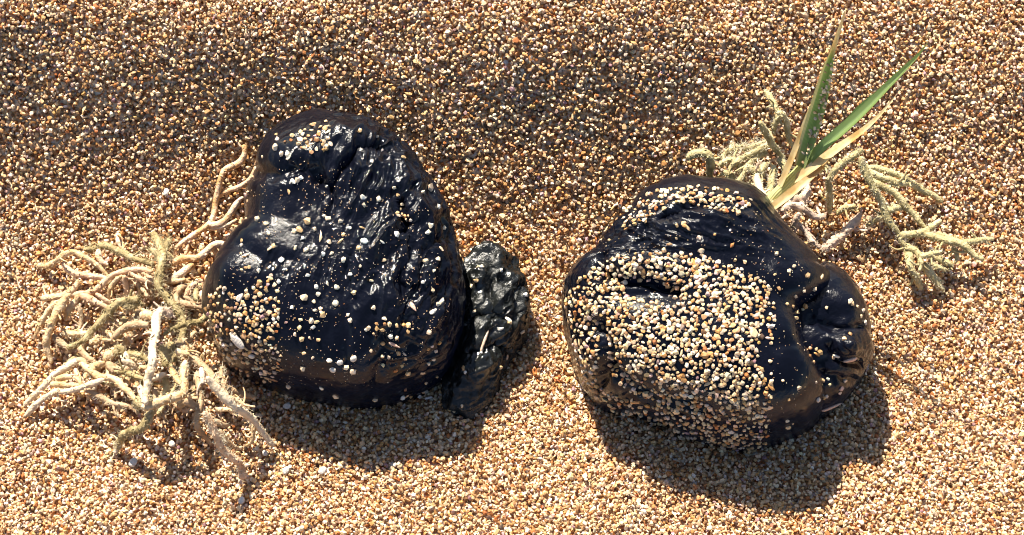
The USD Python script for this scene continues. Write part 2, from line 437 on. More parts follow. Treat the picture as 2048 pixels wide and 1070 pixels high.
def left_shape(zc):
    def coarse(p, q, fc):
        d = 2.0 * (fbm(p / 17, 3, 3) - .5)
        d += fc * bumps(q, [(560, 310, 55, 40, 1.4), (700, 280, 70, 40, 2.2), (790, 350, 60, 50, 1.8), (850, 420, 26, 40, 1.4), (580, 430, 80, 80, -.3), (455, 545, 40, 40, 1.0),
                            (640, 395, 30, 30, -.7), (860, 640, 60, 90, 1.2), (740, 760, 60, 40, .8)])
        d += fc * creases(q, [(1.3, 13, [(515, 345), (560, 348), (610, 338), (640, 352)]), (1.7, 10, [(640, 352), (662, 372), (690, 335), (718, 305), (760, 300)]), (1.3, 10, [(662, 372), (668, 410), (655, 430)]),
                              (2.6, 13, [(796, 400), (806, 430), (812, 455)]), (1.0, 12, [(812, 455), (822, 500), (800, 560), (810, 640)]), (.6, 9, [(700, 510), (690, 600), (692, 720)]),
                              (1.2, 12, [(870, 480), (840, 540), (815, 600)]), (.9, 12, [(765, 670), (760, 740), (735, 800)]), (.5, 15, [(480, 490), (530, 520), (600, 520)])])
        return d

    def fine(p, q, fc):
        w = np.clip(.025 + bumps(q, [(730, 300, 130, 70, 1.0), (830, 470, 90, 110, 1.0), (760, 560, 90, 130, .55), (860, 650, 70, 120, .8), (600, 540, 90, 40, .35), (740, 390, 60, 50, .8)]), 0, 1)
        d = w * (2.2 * (ridged(stretch(p, 62, 10, 3.4), 40, 2) - .4) + 1.0 * (ridged(stretch(p, 80, 5, 1.7), 45, 2) - .4) + .15 * (ridged(p / .9, 50, 2) - .4))
        w2 = bumps(q, [(600, 545, 90, 35, .6)])
        d += w2 * .5 * (ridged(stretch(p, 0, 6, 1.2), 60, 2) - .4)
        return d + .05 * (fbm(p / 1.3, 2, 70) - .5)
    return [coarse, fine]


LEFT = [(640, 225), (700, 238), (760, 260), (805, 287), (840, 320), (860, 352), (882, 390), (900, 430), (914, 480), (922, 520), (930, 565), (932, 620), (925, 680), (908, 735), (888, 775), (855, 800), (810, 817),
        (760, 828), (700, 833), (640, 823), (580, 806), (530, 788), (488, 768), (455, 738), (434, 700), (416, 660), (407, 610), (412, 572), (430, 540), (455, 515), (478, 495), (482, 470), (482, 440), (490, 400),
        (500, 365), (514, 320), (532, 282), (560, 255), (600, 236)]
ball_l = blob(LEFT, 4, 27.5, 12, n_top=3.9, displace=left_shape, centre=(670, 545))
left = thing('tar_ball', 'black glossy tar ball with large smooth bare face, left of the two', 'tar ball')
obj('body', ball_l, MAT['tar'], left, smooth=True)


def lump_shape(zc):
    def coarse(p, q, fc):
        return 1.7 * (fbm(p / 9, 3, 8) - .5) + .55 * fc * (creases(q, [(2.6, 9, [(985, 520), (978, 580), (990, 620)]), (2.0, 10, [(1005, 560), (1030, 575)]), (2.2, 9, [(930, 640), (975, 630), (1020, 640)]), (2.5, 9, [(945, 705), (990, 690), (1010, 700)]), (2.0, 8, [(1030, 590), (1035, 640)])])
                                                     + bumps(q, [(965, 700, 14, 60, 1.3), (1000, 600, 30, 30, 1.0), (960, 560, 16, 30, 1.5), (965, 800, 25, 20, 1.2)]))

    def fine(p, q, fc):
        return 2.2 * (ridged(stretch(p, 60, 13, 5.5), 90, 2) - .4) + 1.0 * (ridged(stretch(p, 35, 6, 1.8), 93, 2) - .4) + .25 * (ridged(p / 1.1, 95, 2) - .4)
    return [coarse, fine]


LUMP = [(952, 492), (975, 482), (1000, 490), (1030, 515), (1048, 552), (1060, 600), (1058, 650), (1045, 690), (1020, 722), (1002, 748), (988, 780), (990, 803), (975, 818), (955, 838), (935, 849), (900, 838),
        (882, 815), (895, 770), (905, 720), (912, 670), (915, 620), (918, 570), (928, 525)]
lump = blob(LUMP, 3, 8.5, 9, n_top=3.0, nphi=420, nlat=150, displace=lump_shape, centre=(970, 660))
tag(obj('tar_lump', lump, MAT['tar_matte'], smooth=True), 'flat crumbly black tar lump pressed against the right side of the left tar ball', 'tar lump')


def right_shape(zc):
    def coarse(p, q, fc):
        d = 2.0 * (fbm(p / 16, 3, 23) - .5)
        d += fc * bumps(q, [(1390, 440, 120, 40, 1.5), (1290, 530, 70, 18, 1.4), (1292, 586, 62, 22, -1.5), (1420, 680, 120, 120, .8), (1160, 700, 35, 90, .8), (1590, 600, 50, 80, .9), (1580, 780, 45, 70, 1.0)])
        d += fc * creases(q, [(2.0, 9, [(1212, 548), (1260, 560), (1310, 566), (1352, 578)]), (2.0, 12, [(1205, 500), (1192, 530), (1212, 550)]), (2.2, 12, [(1196, 650), (1214, 690), (1214, 735), (1198, 775)]),
                              (2.4, 12, [(1214, 735), (1255, 780), (1310, 805), (1400, 822)]), (1.6, 12, [(1240, 845), (1300, 850), (1340, 870)]), (1.8, 9, [(1330, 440), (1370, 420), (1430, 408)]), (.5, 16, [(1560, 690), (1600, 685), (1625, 700)])])
        return d

    def fine(p, q, fc):
        w = np.clip(.02 + bumps(q, [(1380, 450, 130, 50, .9), (1240, 500, 50, 60, .9), (1320, 470, 80, 40, .5), (1180, 620, 50, 90, .6), (1480, 470, 70, 40, .5)]), 0, 1)
        d = w * (1.7 * (ridged(stretch(p, -14, 10, 2.4), 140, 3) - .4) + .6 * (ridged(stretch(p, -30, 4, 1.5), 145, 2) - .4) + .1 * (ridged(p / .9, 150, 2) - .4))
        return d + .05 * (fbm(p / 1.6, 2, 170) - .5)
    return [coarse, fine]


RIGHT = [(1300, 375), (1350, 364), (1400, 370), (1450, 372), (1500, 386), (1532, 412), (1552, 440), (1577, 470), (1604, 500), (1632, 530), (1655, 560), (1664, 595), (1654, 632), (1630, 662), (1612, 690), (1622, 735), (1638, 780),
         (1644, 825), (1634, 855), (1606, 884), (1560, 905), (1520, 916), (1470, 919), (1420, 911), (1370, 897), (1320, 882), (1270, 864), (1230, 846), (1190, 818), (1164, 780), (1142, 720), (1128, 660), (1122, 605),
         (1130, 562), (1158, 527), (1183, 495), (1202, 474), (1230, 452), (1248, 425), (1270, 396)]
ball_r = blob(RIGHT, 4, 30, 12, n_top=4.0, displace=right_shape, centre=(1400, 650))
right = thing('tar_ball', 'black glossy tar ball crusted with sand grains, right of the two', 'tar ball')
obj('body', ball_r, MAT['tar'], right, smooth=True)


def lobe_shape(zc):
    def coarse(p, q, fc):
        return 1.6 * (fbm(p / 9, 3, 28) - .5) + fc * (bumps(q, [(1694, 690, 22, 17, 2.6), (1665, 640, 30, 26, -1.3), (1650, 725, 26, 26, -1.2), (1700, 600, 30, 20, .4)]) + creases(q, [(1.4, 9, [(1662, 696), (1680, 722), (1722, 732)]), (1.2, 9, [(1640, 750), (1700, 762)]), (1.0, 9, [(1625, 640), (1680, 655), (1720, 650)])]))

    def fine(p, q, fc):
        w = np.clip(.12 + bumps(q, [(1695, 690, 36, 26, .9)]), 0, 1)
        return w * (1.0 * (ridged(stretch(p, 30, 4, 1.5), 190, 4) - .4) + .5 * (fbm(p / 1.0, 3, 195) - .5))
    return [coarse, fine]


LOBE = [(1600, 560), (1640, 535), (1682, 556), (1712, 590), (1735, 632), (1746, 680), (1738, 730), (1717, 772), (1690, 804), (1660, 832), (1630, 850), (1575, 830), (1530, 770), (1515, 690), (1535, 610)]
lobe = blob(LOBE, 4, 21, 9, n_top=3.2, nphi=380, nlat=140, displace=lobe_shape, centre=(1625, 690))
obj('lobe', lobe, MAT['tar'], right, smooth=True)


# ------------------------------------------------------------------ picking places on a surface
class Skin:
    """Places on a set of meshes, found by where they show in the picture."""

    def __init__(self, meshes, count=260000):
        P, N = [], []
        for k, m in enumerate(meshes):
            p, i = trimesh.sample.sample_surface(m, count // len(meshes), seed=3 + k)
            nn = m.face_normals[i]; ok = np.einsum('ij,ij->i', nn, CAM - p) > 0
            P.append(p[ok]); N.append(nn[ok])
        self.p, self.n = np.vstack(P), np.vstack(N)
        x, y, self.d = project(self.p)
        self.tree = cKDTree(np.column_stack([x, y]))

    def pick(self, q):
        dd, k = self.tree.query(np.atleast_2d(q), k=10)
        depth = self.d[k] + np.where(dd > 4, 1.0, 0)
        best = k[np.arange(len(k)), np.argmin(depth, 1)]
        return self.p[best], self.n[best], dd[:, 0] < 5


skin_l, skin_r = Skin([ball_l]), Skin([ball_r, lobe])
skin_lump = Skin([lump], 90000)


def lay(rng, n, normals, r):
    """Grains lying with their thinnest axis near the surface's normal."""
    s = np.sort(grain_scales(rng, n, r), axis=1)[:, ::-1]
    z = normals + rng.normal(0, .3, (n, 3)); z /= np.linalg.norm(z, axis=1, keepdims=True)
    x = np.cross(z, rng.normal(size=(n, 3))); x /= np.linalg.norm(x, axis=1, keepdims=True)
    return s, np.stack([x, np.cross(z, x), z], -1)


def scatter(rng, zones, holes=()):
    out = []
    H = [Polygon(h) for h in holes]
    for poly, per in zones:
        g = Polygon(poly); x0, y0, x1, y1 = g.bounds
        n = int((x1 - x0) * (y1 - y0) / per)
        p = np.column_stack([rng.uniform(x0, x1, n), rng.uniform(y0, y1, n)])
        ok = contains_xy(g, p[:, 0], p[:, 1])
        for h in H:
            ok &= ~contains_xy(h, p[:, 0], p[:, 1])
        out.append(p[ok])
    return np.vstack(out)


def thin(p, gap):
    keep, tree = np.ones(len(p), bool), cKDTree(p)
    for i, j in tree.query_pairs(gap):
        if keep[i] and keep[j]:
            keep[j] = False
    return p[keep]


def crust(name, skin, p, r, label, rng, sink=.2):
    P, N, ok = skin.pick(p); P, N = P[ok], N[ok]
    s, R = lay(rng, len(P), N, r)
    me = grain_mesh(P + N * s[:, 2:] * sink, s, R, PROTO, rng, grain_tints(rng, len(P), 1.6))
    tag(paint(obj(name, me[:2], MAT['grains']), me[2]), label, 'sand grains', kind='stuff')


rng = np.random.default_rng(21)
zr = [([(1215, 512), (1300, 498), (1400, 508), (1500, 540), (1546, 575), (1550, 640), (1541, 700), (1546, 780), (1536, 850), (1530, 893), (1450, 908), (1350, 885), (1250, 845), (1195, 800), (1160, 745), (1136, 660), (1130, 590), (1170, 545)], 24),
      ([(1262, 410), (1300, 380), (1350, 368), (1420, 372), (1460, 378), (1505, 398), (1485, 425), (1420, 418), (1350, 405), (1300, 432), (1250, 462), (1245, 440)], 34),
      ([(1190, 480), (1260, 440), (1350, 440), (1450, 470), (1530, 540), (1400, 520), (1250, 520)], 900), ([(1550, 500), (1620, 540), (1640, 600), (1590, 640), (1550, 590)], 420),
      ([(1550, 640), (1610, 690), (1640, 800), (1600, 880), (1545, 890)], 1500), ([(1612, 690), (1650, 690), (1660, 725), (1620, 730)], 170), ([(1630, 760), (1690, 760), (1690, 800), (1645, 815)], 260),
      ([(1620, 540), (1650, 540), (1720, 600), (1745, 660), (1735, 665), (1690, 600)], 210), ([(1640, 570), (1730, 640), (1735, 740), (1650, 760)], 1300), ([(1200, 850), (1300, 875), (1420, 905), (1520, 912), (1610, 880), (1600, 895), (1520, 920), (1400, 915), (1250, 868)], 200)]
pr = thin(scatter(rng, zr, [[(1238, 562), (1320, 566), (1350, 585), (1345, 608), (1290, 600), (1250, 580)], [(1192, 655), (1212, 655), (1222, 700), (1215, 745), (1260, 785), (1320, 808), (1300, 815), (1240, 795), (1195, 775)]]), 5.6)
crust('grain_crust', skin_r, pr, .46 * MM, 'dense crust of pale sand grains stuck on the right tar ball', rng)
zl = [([(412, 590), (440, 562), (470, 592), (520, 560), (548, 545), (560, 620), (552, 680), (565, 740), (540, 775), (490, 768), (450, 735), (425, 690), (408, 630)], 42),
      ([(560, 285), (640, 232), (668, 255), (662, 300), (620, 305), (595, 292)], 80), ([(792, 395), (806, 395), (822, 445), (808, 452), (795, 430)], 60), ([(740, 640), (830, 640), (830, 760), (770, 750)], 420),
      ([(470, 500), (490, 500), (500, 520), (520, 530), (470, 540)], 160), ([(478, 440), (498, 360), (530, 285), (560, 258), (562, 268), (536, 296), (504, 370), (490, 450), (492, 490), (480, 490)], 130),
      ([(480, 765), (560, 790), (680, 815), (800, 812), (800, 826), (690, 832), (560, 806), (480, 775)], 260), ([(850, 680), (900, 680), (890, 760), (850, 780)], 420), ([(560, 600), (640, 600), (640, 690), (560, 690)], 900),
      ([(820, 740), (900, 730), (880, 785), (800, 810)], 420)]
pl = thin(scatter(rng, zl), 5.8)
crust('grain_crust', skin_l, pl, .44 * MM, 'patches of pale sand grains stuck along the edges of the left tar ball', rng)

rng = np.random.default_rng(91)
for skin, zone, n, lab in ((skin_l, [(500, 330), (640, 300), (860, 420), (910, 600), (840, 780), (560, 770), (440, 700), (430, 560), (500, 480)], 1500, 'left'), (skin_r, [(1200, 480), (1500, 400), (1640, 560), (1600, 860), (1400, 890), (1160, 720)], 1100, 'right')):
    q = scatter(rng, [(zone, 30)]); q = q[rng.permutation(len(q))[:n]]
    q = q[noise(np.column_stack([q / 45, np.zeros(len(q))]), 5) > .35]
    P, N, ok = skin.pick(q); P, N = P[ok], N[ok]
    s, R = lay(rng, len(P), N, .10 * MM)
    me = grain_mesh(P + N * s[:, 2:] * .3, s, R, PROTO_LOW, rng, grain_tints(rng, len(P), 2.0))
    tag(paint(obj('sand_dust', me[:2], MAT['grains']), me[2]), f'fine sand dust specks on the {lab} tar ball', 'sand dust', kind='stuff')

GRAINS_L = [(615, 440, 1.5), (647, 430), (656, 437, 1.4), (530, 445), (536, 464), (539, 495), (547, 489, 1.3), (588, 461), (601, 458), (604, 476), (630, 455), (641, 469, 1.3), (659, 483), (686, 467, 1.2), (679, 479), (680, 442), (698, 452),
            (716, 494), (767, 486), (725, 452), (592, 492), (610, 499), (663, 504), (647, 506), (566, 519), (513, 438), (576, 382), (563, 305, 1.3), (574, 308), (575, 317, 1.2), (550, 293, 1.3), (595, 358), (587, 361), (602, 354), (730, 412),
            (728, 394), (759, 398), (792, 391), (790, 376), (745, 322), (755, 273), (720, 262), (807, 313), (858, 466, 1.3), (794, 469, 1.3), (885, 497), (849, 520, 1.2), (878, 517), (870, 541), (888, 456), (861, 448), (847, 382), (861, 375, 1.2),
            (876, 413), (616, 548), (635, 571), (634, 587), (609, 592), (706, 587, 1.2), (674, 571), (658, 567), (581, 614), (670, 605), (694, 629), (699, 641), (644, 622), (645, 634), (621, 644), (623, 656), (587, 671), (634, 680), (604, 682),
            (748, 617), (766, 637), (815, 650, 1.2), (858, 666), (849, 563), (866, 580, 1.3), (879, 607), (883, 600), (729, 660), (740, 656), (765, 659), (780, 674), (624, 717), (658, 723), (692, 736), (708, 744), (606, 708), (607, 737), (643, 776),
            (576, 774), (671, 794, 1.3), (750, 799), (867, 721), (815, 747), (744, 702), (806, 795), (800, 812), (700, 545), (560, 560), (520, 540), (545, 640), (720, 530), (745, 560), (770, 520), (690, 520)]
rng = np.random.default_rng(33)
VAR = []
for k, c in enumerate([(.78, .66, .48), (.72, .54, .34), (.66, .42, .20), (.80, .73, .62), (.64, .48, .33), (.40, .24, .12)]):
    VAR.append(M(f'single_grain_{k}', {'g': ('geometry', {}), 'n': ('noise_texture', {'scale': 2000., 'detail': 3.}), 'r': ('rgb_ramp', {'ramp': [(.3, tuple(.75 * np.array(c))), (.7, c)]}), 'b': ('principled_bsdf', {'roughness': .45})},
                  [('g.position', 'n.vector'), ('n.fac', 'r.fac'), ('r.color', 'b.base_color')], 'b.BSDF'))


def singles(skin, spots, label, group, r=.5, kinds=(0, 1, 2, 3, 4)):
    P, N, ok = skin.pick(np.array([s[:2] for s in spots], float))
    s, R = lay(rng, len(P), N, r * MM)
    for i in range(len(P)):
        k = spots[i][2] if len(spots[i]) > 2 else 1.0
        me = grain_mesh((P + N * s[:, 2:] * .4)[i:i + 1], s[i:i + 1] * k, R[i:i + 1], PROTO, rng)
        tag(obj('sand_grain', me[:2], VAR[rng.choice(kinds)]), label, 'sand grain', group)


singles(skin_l, GRAINS_L, 'single pale sand grain stuck apart on the black face of the left tar ball', 'single grains on the left tar ball')
singles(skin_lump, [(955, 535), (1003, 540, 1.2), (942, 572, 1.2), (963, 533), (1000, 655, 1.2), (1020, 645), (1045, 665), (1043, 658), (950, 625), (1052, 590), (1015, 715), (1000, 735), (925, 735), (930, 745), (925, 812), (950, 560)],
        'single pale sand grain stuck on the crumbly tar lump', 'single grains on the tar lump', .45)


# ------------------------------------------------------------------ shell chips and bigger pieces, each a thing of its own
def chip(name, label, skin, xy, axes, rot, mat, cat='shell piece', tip=0.0, seed=0):
    """A worn flake, axes in millimetres, its long axis turned ROT degrees in the picture."""
    if skin is None:
        P = at(np.array([xy[0]]), np.array([xy[1]]), .75)[0]; N = np.array([0, -.15, 1.0])
    else:
        P, N, _ = skin.pick(np.array([xy], float)); P, N = P[0], N[0]
    N = N / np.linalg.norm(N)
    x = np.array([math.cos(math.radians(rot)), math.sin(math.radians(rot)), 0]); x -= N * (x @ N); x /= np.linalg.norm(x)
    me = trimesh.creation.icosphere(3)
    v = me.vertices.copy()
    v[:, 1] *= 1 - tip * (v[:, 0] * .5 + .5)
    v[:, 2] *= 1 - .5 * tip * (v[:, 0] * .5 + .5)
    v *= (1 + .35 * (fbm(v * 1.1 + seed * 7.3, 3, seed) - .5))[:, None]
    v = v * np.array(axes) * MM
    v = v @ np.stack([x, np.cross(N, x), N]) + P + N * axes[2] * MM * .5
    tag(obj(name, trimesh.Trimesh(v, me.faces, process=False), MAT[mat], smooth=40), label, cat)


chip('shell_chip', 'large bluish white shell chip among grains at lower left of left tar ball', skin_l, (476, 684), (1.9, .95, .5), -65, 'shell_white', seed=1)
chip('shell_chip', 'small pale blue shell chip on the smooth face of left tar ball', skin_l, (728, 482), (.95, .55, .35), -20, 'shell_blue', seed=2)
chip('shell_chip', 'pointed pink shell shard near right edge of left tar ball', skin_l, (824, 614), (1.1, .6, .35), -55, 'shell_pink', tip=.7, seed=3)
chip('shell_chip', 'pointed white shell chip close to right edge of left tar ball', skin_l, (867, 621), (.95, .6, .35), 50, 'shell_white', tip=.6, seed=4)
chip('shell_chip', 'thin pink shell sliver on lower right of left tar ball', skin_l, (793, 690), (1.2, .45, .3), -30, 'shell_pink', tip=.7, seed=5)
chip('shell_chip', 'grey white triangular shell flake on upper left bulge of left tar ball', skin_l, (478, 595), (.9, .7, .3), 40, 'shell_white', tip=.5, seed=6)
chip('pebble', 'round white pebble at lower left of left tar ball beside bluish shell chip', skin_l, (501, 713), (.65, .6, .45), 0, 'shell_white', 'pebble', seed=7)
chip('pebble', 'largest upright white pebble in a loose row low on left tar ball', skin_l, (708, 718), (.75, .55, .45), 60, 'shell_white', 'pebble', seed=8)
chip('pebble', 'white pebble left of the upright one, middle of the loose row', skin_l, (680, 726), (.6, .5, .45), 30, 'shell_white', 'pebble', seed=9)
chip('pebble', 'round cream pebble lowest in the loose row on left tar ball', skin_l, (667, 742), (.62, .58, .45), 0, 'shell_white', 'pebble', seed=10)
chip('spine', 'thin pale straw like spine lying across the crumbly tar lump', skin_lump, (969, 681), (2.5, .28, .28), 66, 'mauve', 'spine', seed=11)
chip('shell_chip', 'white shell chip on the right part of the crumbly tar lump', skin_lump, (1016, 640), (.9, .45, .35), -55, 'shell_white', seed=12)
chip('shell_chip', 'pointed pinkish shell shard sticking out at the foot of right tar ball', skin_r, (1662, 814), (2.0, .6, .4), -12, 'shell_pink', tip=.8, seed=13)
chip('shell_chip', 'pink shell shard on the knob of right tar ball', skin_r, (1700, 720), (1.35, .5, .35), 38, 'shell_pink', tip=-.5, seed=14)
chip('shell_chip', 'white shell chip at the left side of the knob on right tar ball', skin_r, (1673, 713), (.75, .35, .3), -50, 'shell_white', seed=15)
for k, (x, y, a, b, r_, t) in enumerate([(344, 888, .65, .62, 0, 'round white shell disc on shaded sand below the left roots'), (530, 906, .5, .6, 20, 'small white shell disc on shaded sand right of the hairy root tips'),
                                         (572, 941, .85, .6, 60, 'angular white shell chip on shaded sand below the left tar ball'), (574, 812, .75, .6, 10, 'pale rounded shell chip on sand touching the bottom of left tar ball'),
                                         (266, 925, .95, .75, 50, 'pale shell flake on sand left of the hairy root tips'), (645, 941, .9, .65, 40, 'pale four cornered shell chip on sand at the lower edge of the shadow'),
                                         (483, 1001, .8, .6, 70, 'white shell chip in the root shadow at the bottom of the picture'), (333, 385, .8, .6, 80, 'curled grey white shell flake on sand left of the orange root')]):
    chip('shell_chip', t, None, (x, y), (a, b, .35), r_, 'shell_white', seed=20 + k)


# ------------------------------------------------------------------ roots
def smooth_line(P, step=.5):
    P = np.asarray(P, float)
    L = np.linalg.norm(np.diff(P, axis=0), axis=1).sum()
    n = max(5, int(L / (step * MM)))
    k = min(3, len(P) - 1)
    tck, _ = splprep(P.T, s=0, k=k)
    return np.array(splev(np.linspace(0, 1, n), tck)).T


def tube_mesh(C, r, sides=12, rough=.22, seed=0, crook=.25, flat=1.0):
    """A tapered, knobbly tube along C with rounded ends."""
    n = len(C); off = seed * 13.7
    wob = np.stack([fbm(C / (3.2 * MM) + off + 40 * k, 2, seed + k) - .5 for k in range(3)], -1)
    C = C + wob * r.mean() * 2 * crook * np.sin(np.linspace(.15, np.pi - .15, n))[:, None]
    T = np.gradient(C, axis=0); T /= np.linalg.norm(T, axis=1, keepdims=True)
    up = np.array([0, 0, 1.0]) if abs(T[0, 2]) < .9 else np.array([1.0, 0, 0])
    A = np.zeros_like(C); A[0] = np.cross(T[0], up); A[0] /= np.linalg.norm(A[0])
    for i in range(1, n):
        a = A[i - 1] - T[i] * (A[i - 1] @ T[i]); A[i] = a / np.linalg.norm(a)
    B = np.cross(T, A)
    th = np.arange(sides) * 2 * np.pi / sides
    ends = [(-.9, .45), (-.5, .85)]
    rings = [C[0] + T[0] * r[0] * e for e, _ in ends] + list(C) + [C[-1] + T[-1] * r[-1] * -e for e, _ in ends[::-1]]
    k = np.concatenate([[0, 0], np.arange(n), [n - 1, n - 1]])
    rad = np.concatenate([[r[0] * .45, r[0] * .85], r, [r[-1] * .85, r[-1] * .45]])
    V = np.array(rings)[:, None] + rad[:, None, None] * (np.cos(th)[None, :, None] * A[k][:, None] + flat * np.sin(th)[None, :, None] * B[k][:, None])
    out = V - np.array(rings)[:, None]
    d = 1 + rough * 2.4 * (fbm(V / (1.2 * MM) + off, 3, seed) - .5) + rough * 1.5 * (noise(V / (.4 * MM) + off, seed + 9) - .5)
    along = np.array(rings) / (2.6 * MM) + off
    d = d * (1 + 1.6 * rough * (noise(along, seed + 5) - .5))[:, None]
    V = np.array(rings)[:, None] + out * d[..., None]
    m = len(rings); I, J = np.meshgrid(np.arange(m - 1), np.arange(sides), indexing='ij'); J2 = (J + 1) % sides
    q = np.stack([I * sides + J, I * sides + J2, (I + 1) * sides + J2, (I + 1) * sides + J], -1).reshape(-1, 4)
    f = np.vstack([q[:, [0, 1, 2]], q[:, [0, 2, 3]]])
    v = np.vstack([V.reshape(-1, 3), [V[0].mean(0), V[-1].mean(0)]])
    j = np.arange(sides)
    f = np.vstack([f, np.stack([np.full(sides, m * sides), (j + 1) % sides, j], 1), np.stack([np.full(sides, m * sides + 1), (m - 1) * sides + j, (m - 1) * sides + (j + 1) % sides], 1)])
    return trimesh.Trimesh(v, f, process=False)


def flakes(me, parent, count, size, mat, rng):
    """Loose bark scales and dust caught on a root."""
    p, i = trimesh.sample.sample_surface(me, count, seed=int(rng.integers(1e6)))
    nn = me.face_normals[i]
    s = grain_scales(rng, count, size * MM) * np.array([1.5, .8, .45]) * rng.uniform(.5, 1.5, (count, 1))
    z = nn + rng.normal(0, .5, nn.shape); z /= np.linalg.norm(z, axis=1, keepdims=True)
    x = np.cross(z, rng.normal(size=nn.shape)); x /= np.linalg.norm(x, axis=1, keepdims=True)
    v, f, _ = grain_mesh(p + nn * s[:, 2:] * .3, s, np.stack([x, np.cross(z, x), z], -1), PROTO_LOW, rng)
    o = obj('bark_scales', (v, f), MAT[mat], parent)
    tag(o, kind='stuff')


def hairs(me, parent, count, length, mat, rng, width=.055):
    p, i = trimesh.sample.sample_surface(me, count, seed=int(rng.integers(1e6)))
    nn = me.face_normals[i]
    d1 = nn + rng.normal(0, .55, nn.shape); d1 /= np.linalg.norm(d1, axis=1, keepdims=True)
    d2 = d1 + rng.normal(0, .6, nn.shape); d2 /= np.linalg.norm(d2, axis=1, keepdims=True)
    L = length * MM * rng.uniform(.4, 1.3, (count, 1))
    pts = np.stack([p, p + d1 * L * .5, p + d1 * L * .5 + d2 * L * .5], 1).reshape(-1, 3)
    c = UsdGeom.BasisCurves.Define(stage, numbered('fuzz', str(parent.GetPath())))
    c.CreateTypeAttr('linear'); c.CreatePointsAttr(Vt.Vec3fArray.FromNumpy(pts.astype(np.float32)))
    c.CreateCurveVertexCountsAttr(Vt.IntArray.FromNumpy(np.full(count, 3, np.int32)))
    c.CreateWidthsAttr(Vt.FloatArray.FromNumpy(np.tile([width * MM, width * .8 * MM, width * .3 * MM], count).astype(np.float32))); c.SetWidthsInterpolation('vertex')
    UsdShade.MaterialBindingAPI.Apply(c.GetPrim()).Bind(MAT[mat])


rng = np.random.default_rng(55)


def root(parent, pts, z, r, mat, fuzz=0, name='root', rough=.22, r1=None, flat=1.0, flen=1.0, scales=1.6, twigs=True):
    """pts: pixels of the photograph; z: heights in mm above the sand at the first and last point, or one per point; r: radius in pixels (0.1 mm)."""
    pts = np.array(pts, float)
    zz = np.interp(np.linspace(0, 1, len(pts)), np.linspace(0, 1, len(z)), z)
    C = smooth_line(at(pts[:, 0], pts[:, 1], zz), .4)
    r = r * .86
    rad = np.interp(np.linspace(0, 1, len(C)), [0, .12, .75, 1], [r * .8, r, (r1 or r * .8) * .4 + r * .6, r1 or r * .6]) * .1 * MM
    seed = int(rng.integers(1, 900))
    me = tube_mesh(C, rad, rough=rough, seed=seed, flat=flat)
    o = obj(name, me, MAT[mat], parent, smooth=50)
    for _ in range(int(rng.integers(1, 4)) if twigs else 0):   # broken side rootlets
        i = int(rng.integers(1, len(C) - 1)); t = C[i] - C[i - 1]; t /= np.linalg.norm(t)
        d = t * rng.uniform(-.3, .9) + rng.normal(0, 1, 3) * [1, 1, .35]; d /= np.linalg.norm(d)
        L = rng.uniform(1.2, 3.6) * MM; q = d + rng.normal(0, .5, 3) * [1, 1, .4]; q /= np.linalg.norm(q)
        tc = smooth_line(np.array([C[i], C[i] + d * L * .5, C[i] + d * L * .5 + q * L * .5]), .3)
        obj('rootlet', tube_mesh(tc, np.linspace(.32, .14, len(tc)) * r * .1 * MM + .06 * MM, sides=8, rough=.3, seed=int(rng.integers(1, 900))), MAT[mat], o, smooth=50)
    if scales:
        flakes(me, o, max(6, int(scales * len(C))), .24, mat, rng)
    if fuzz:
        hairs(me, o, int(fuzz), flen, 'fuzz_olive' if mat in ('olive',) else 'fuzz_pale', rng)
    return o


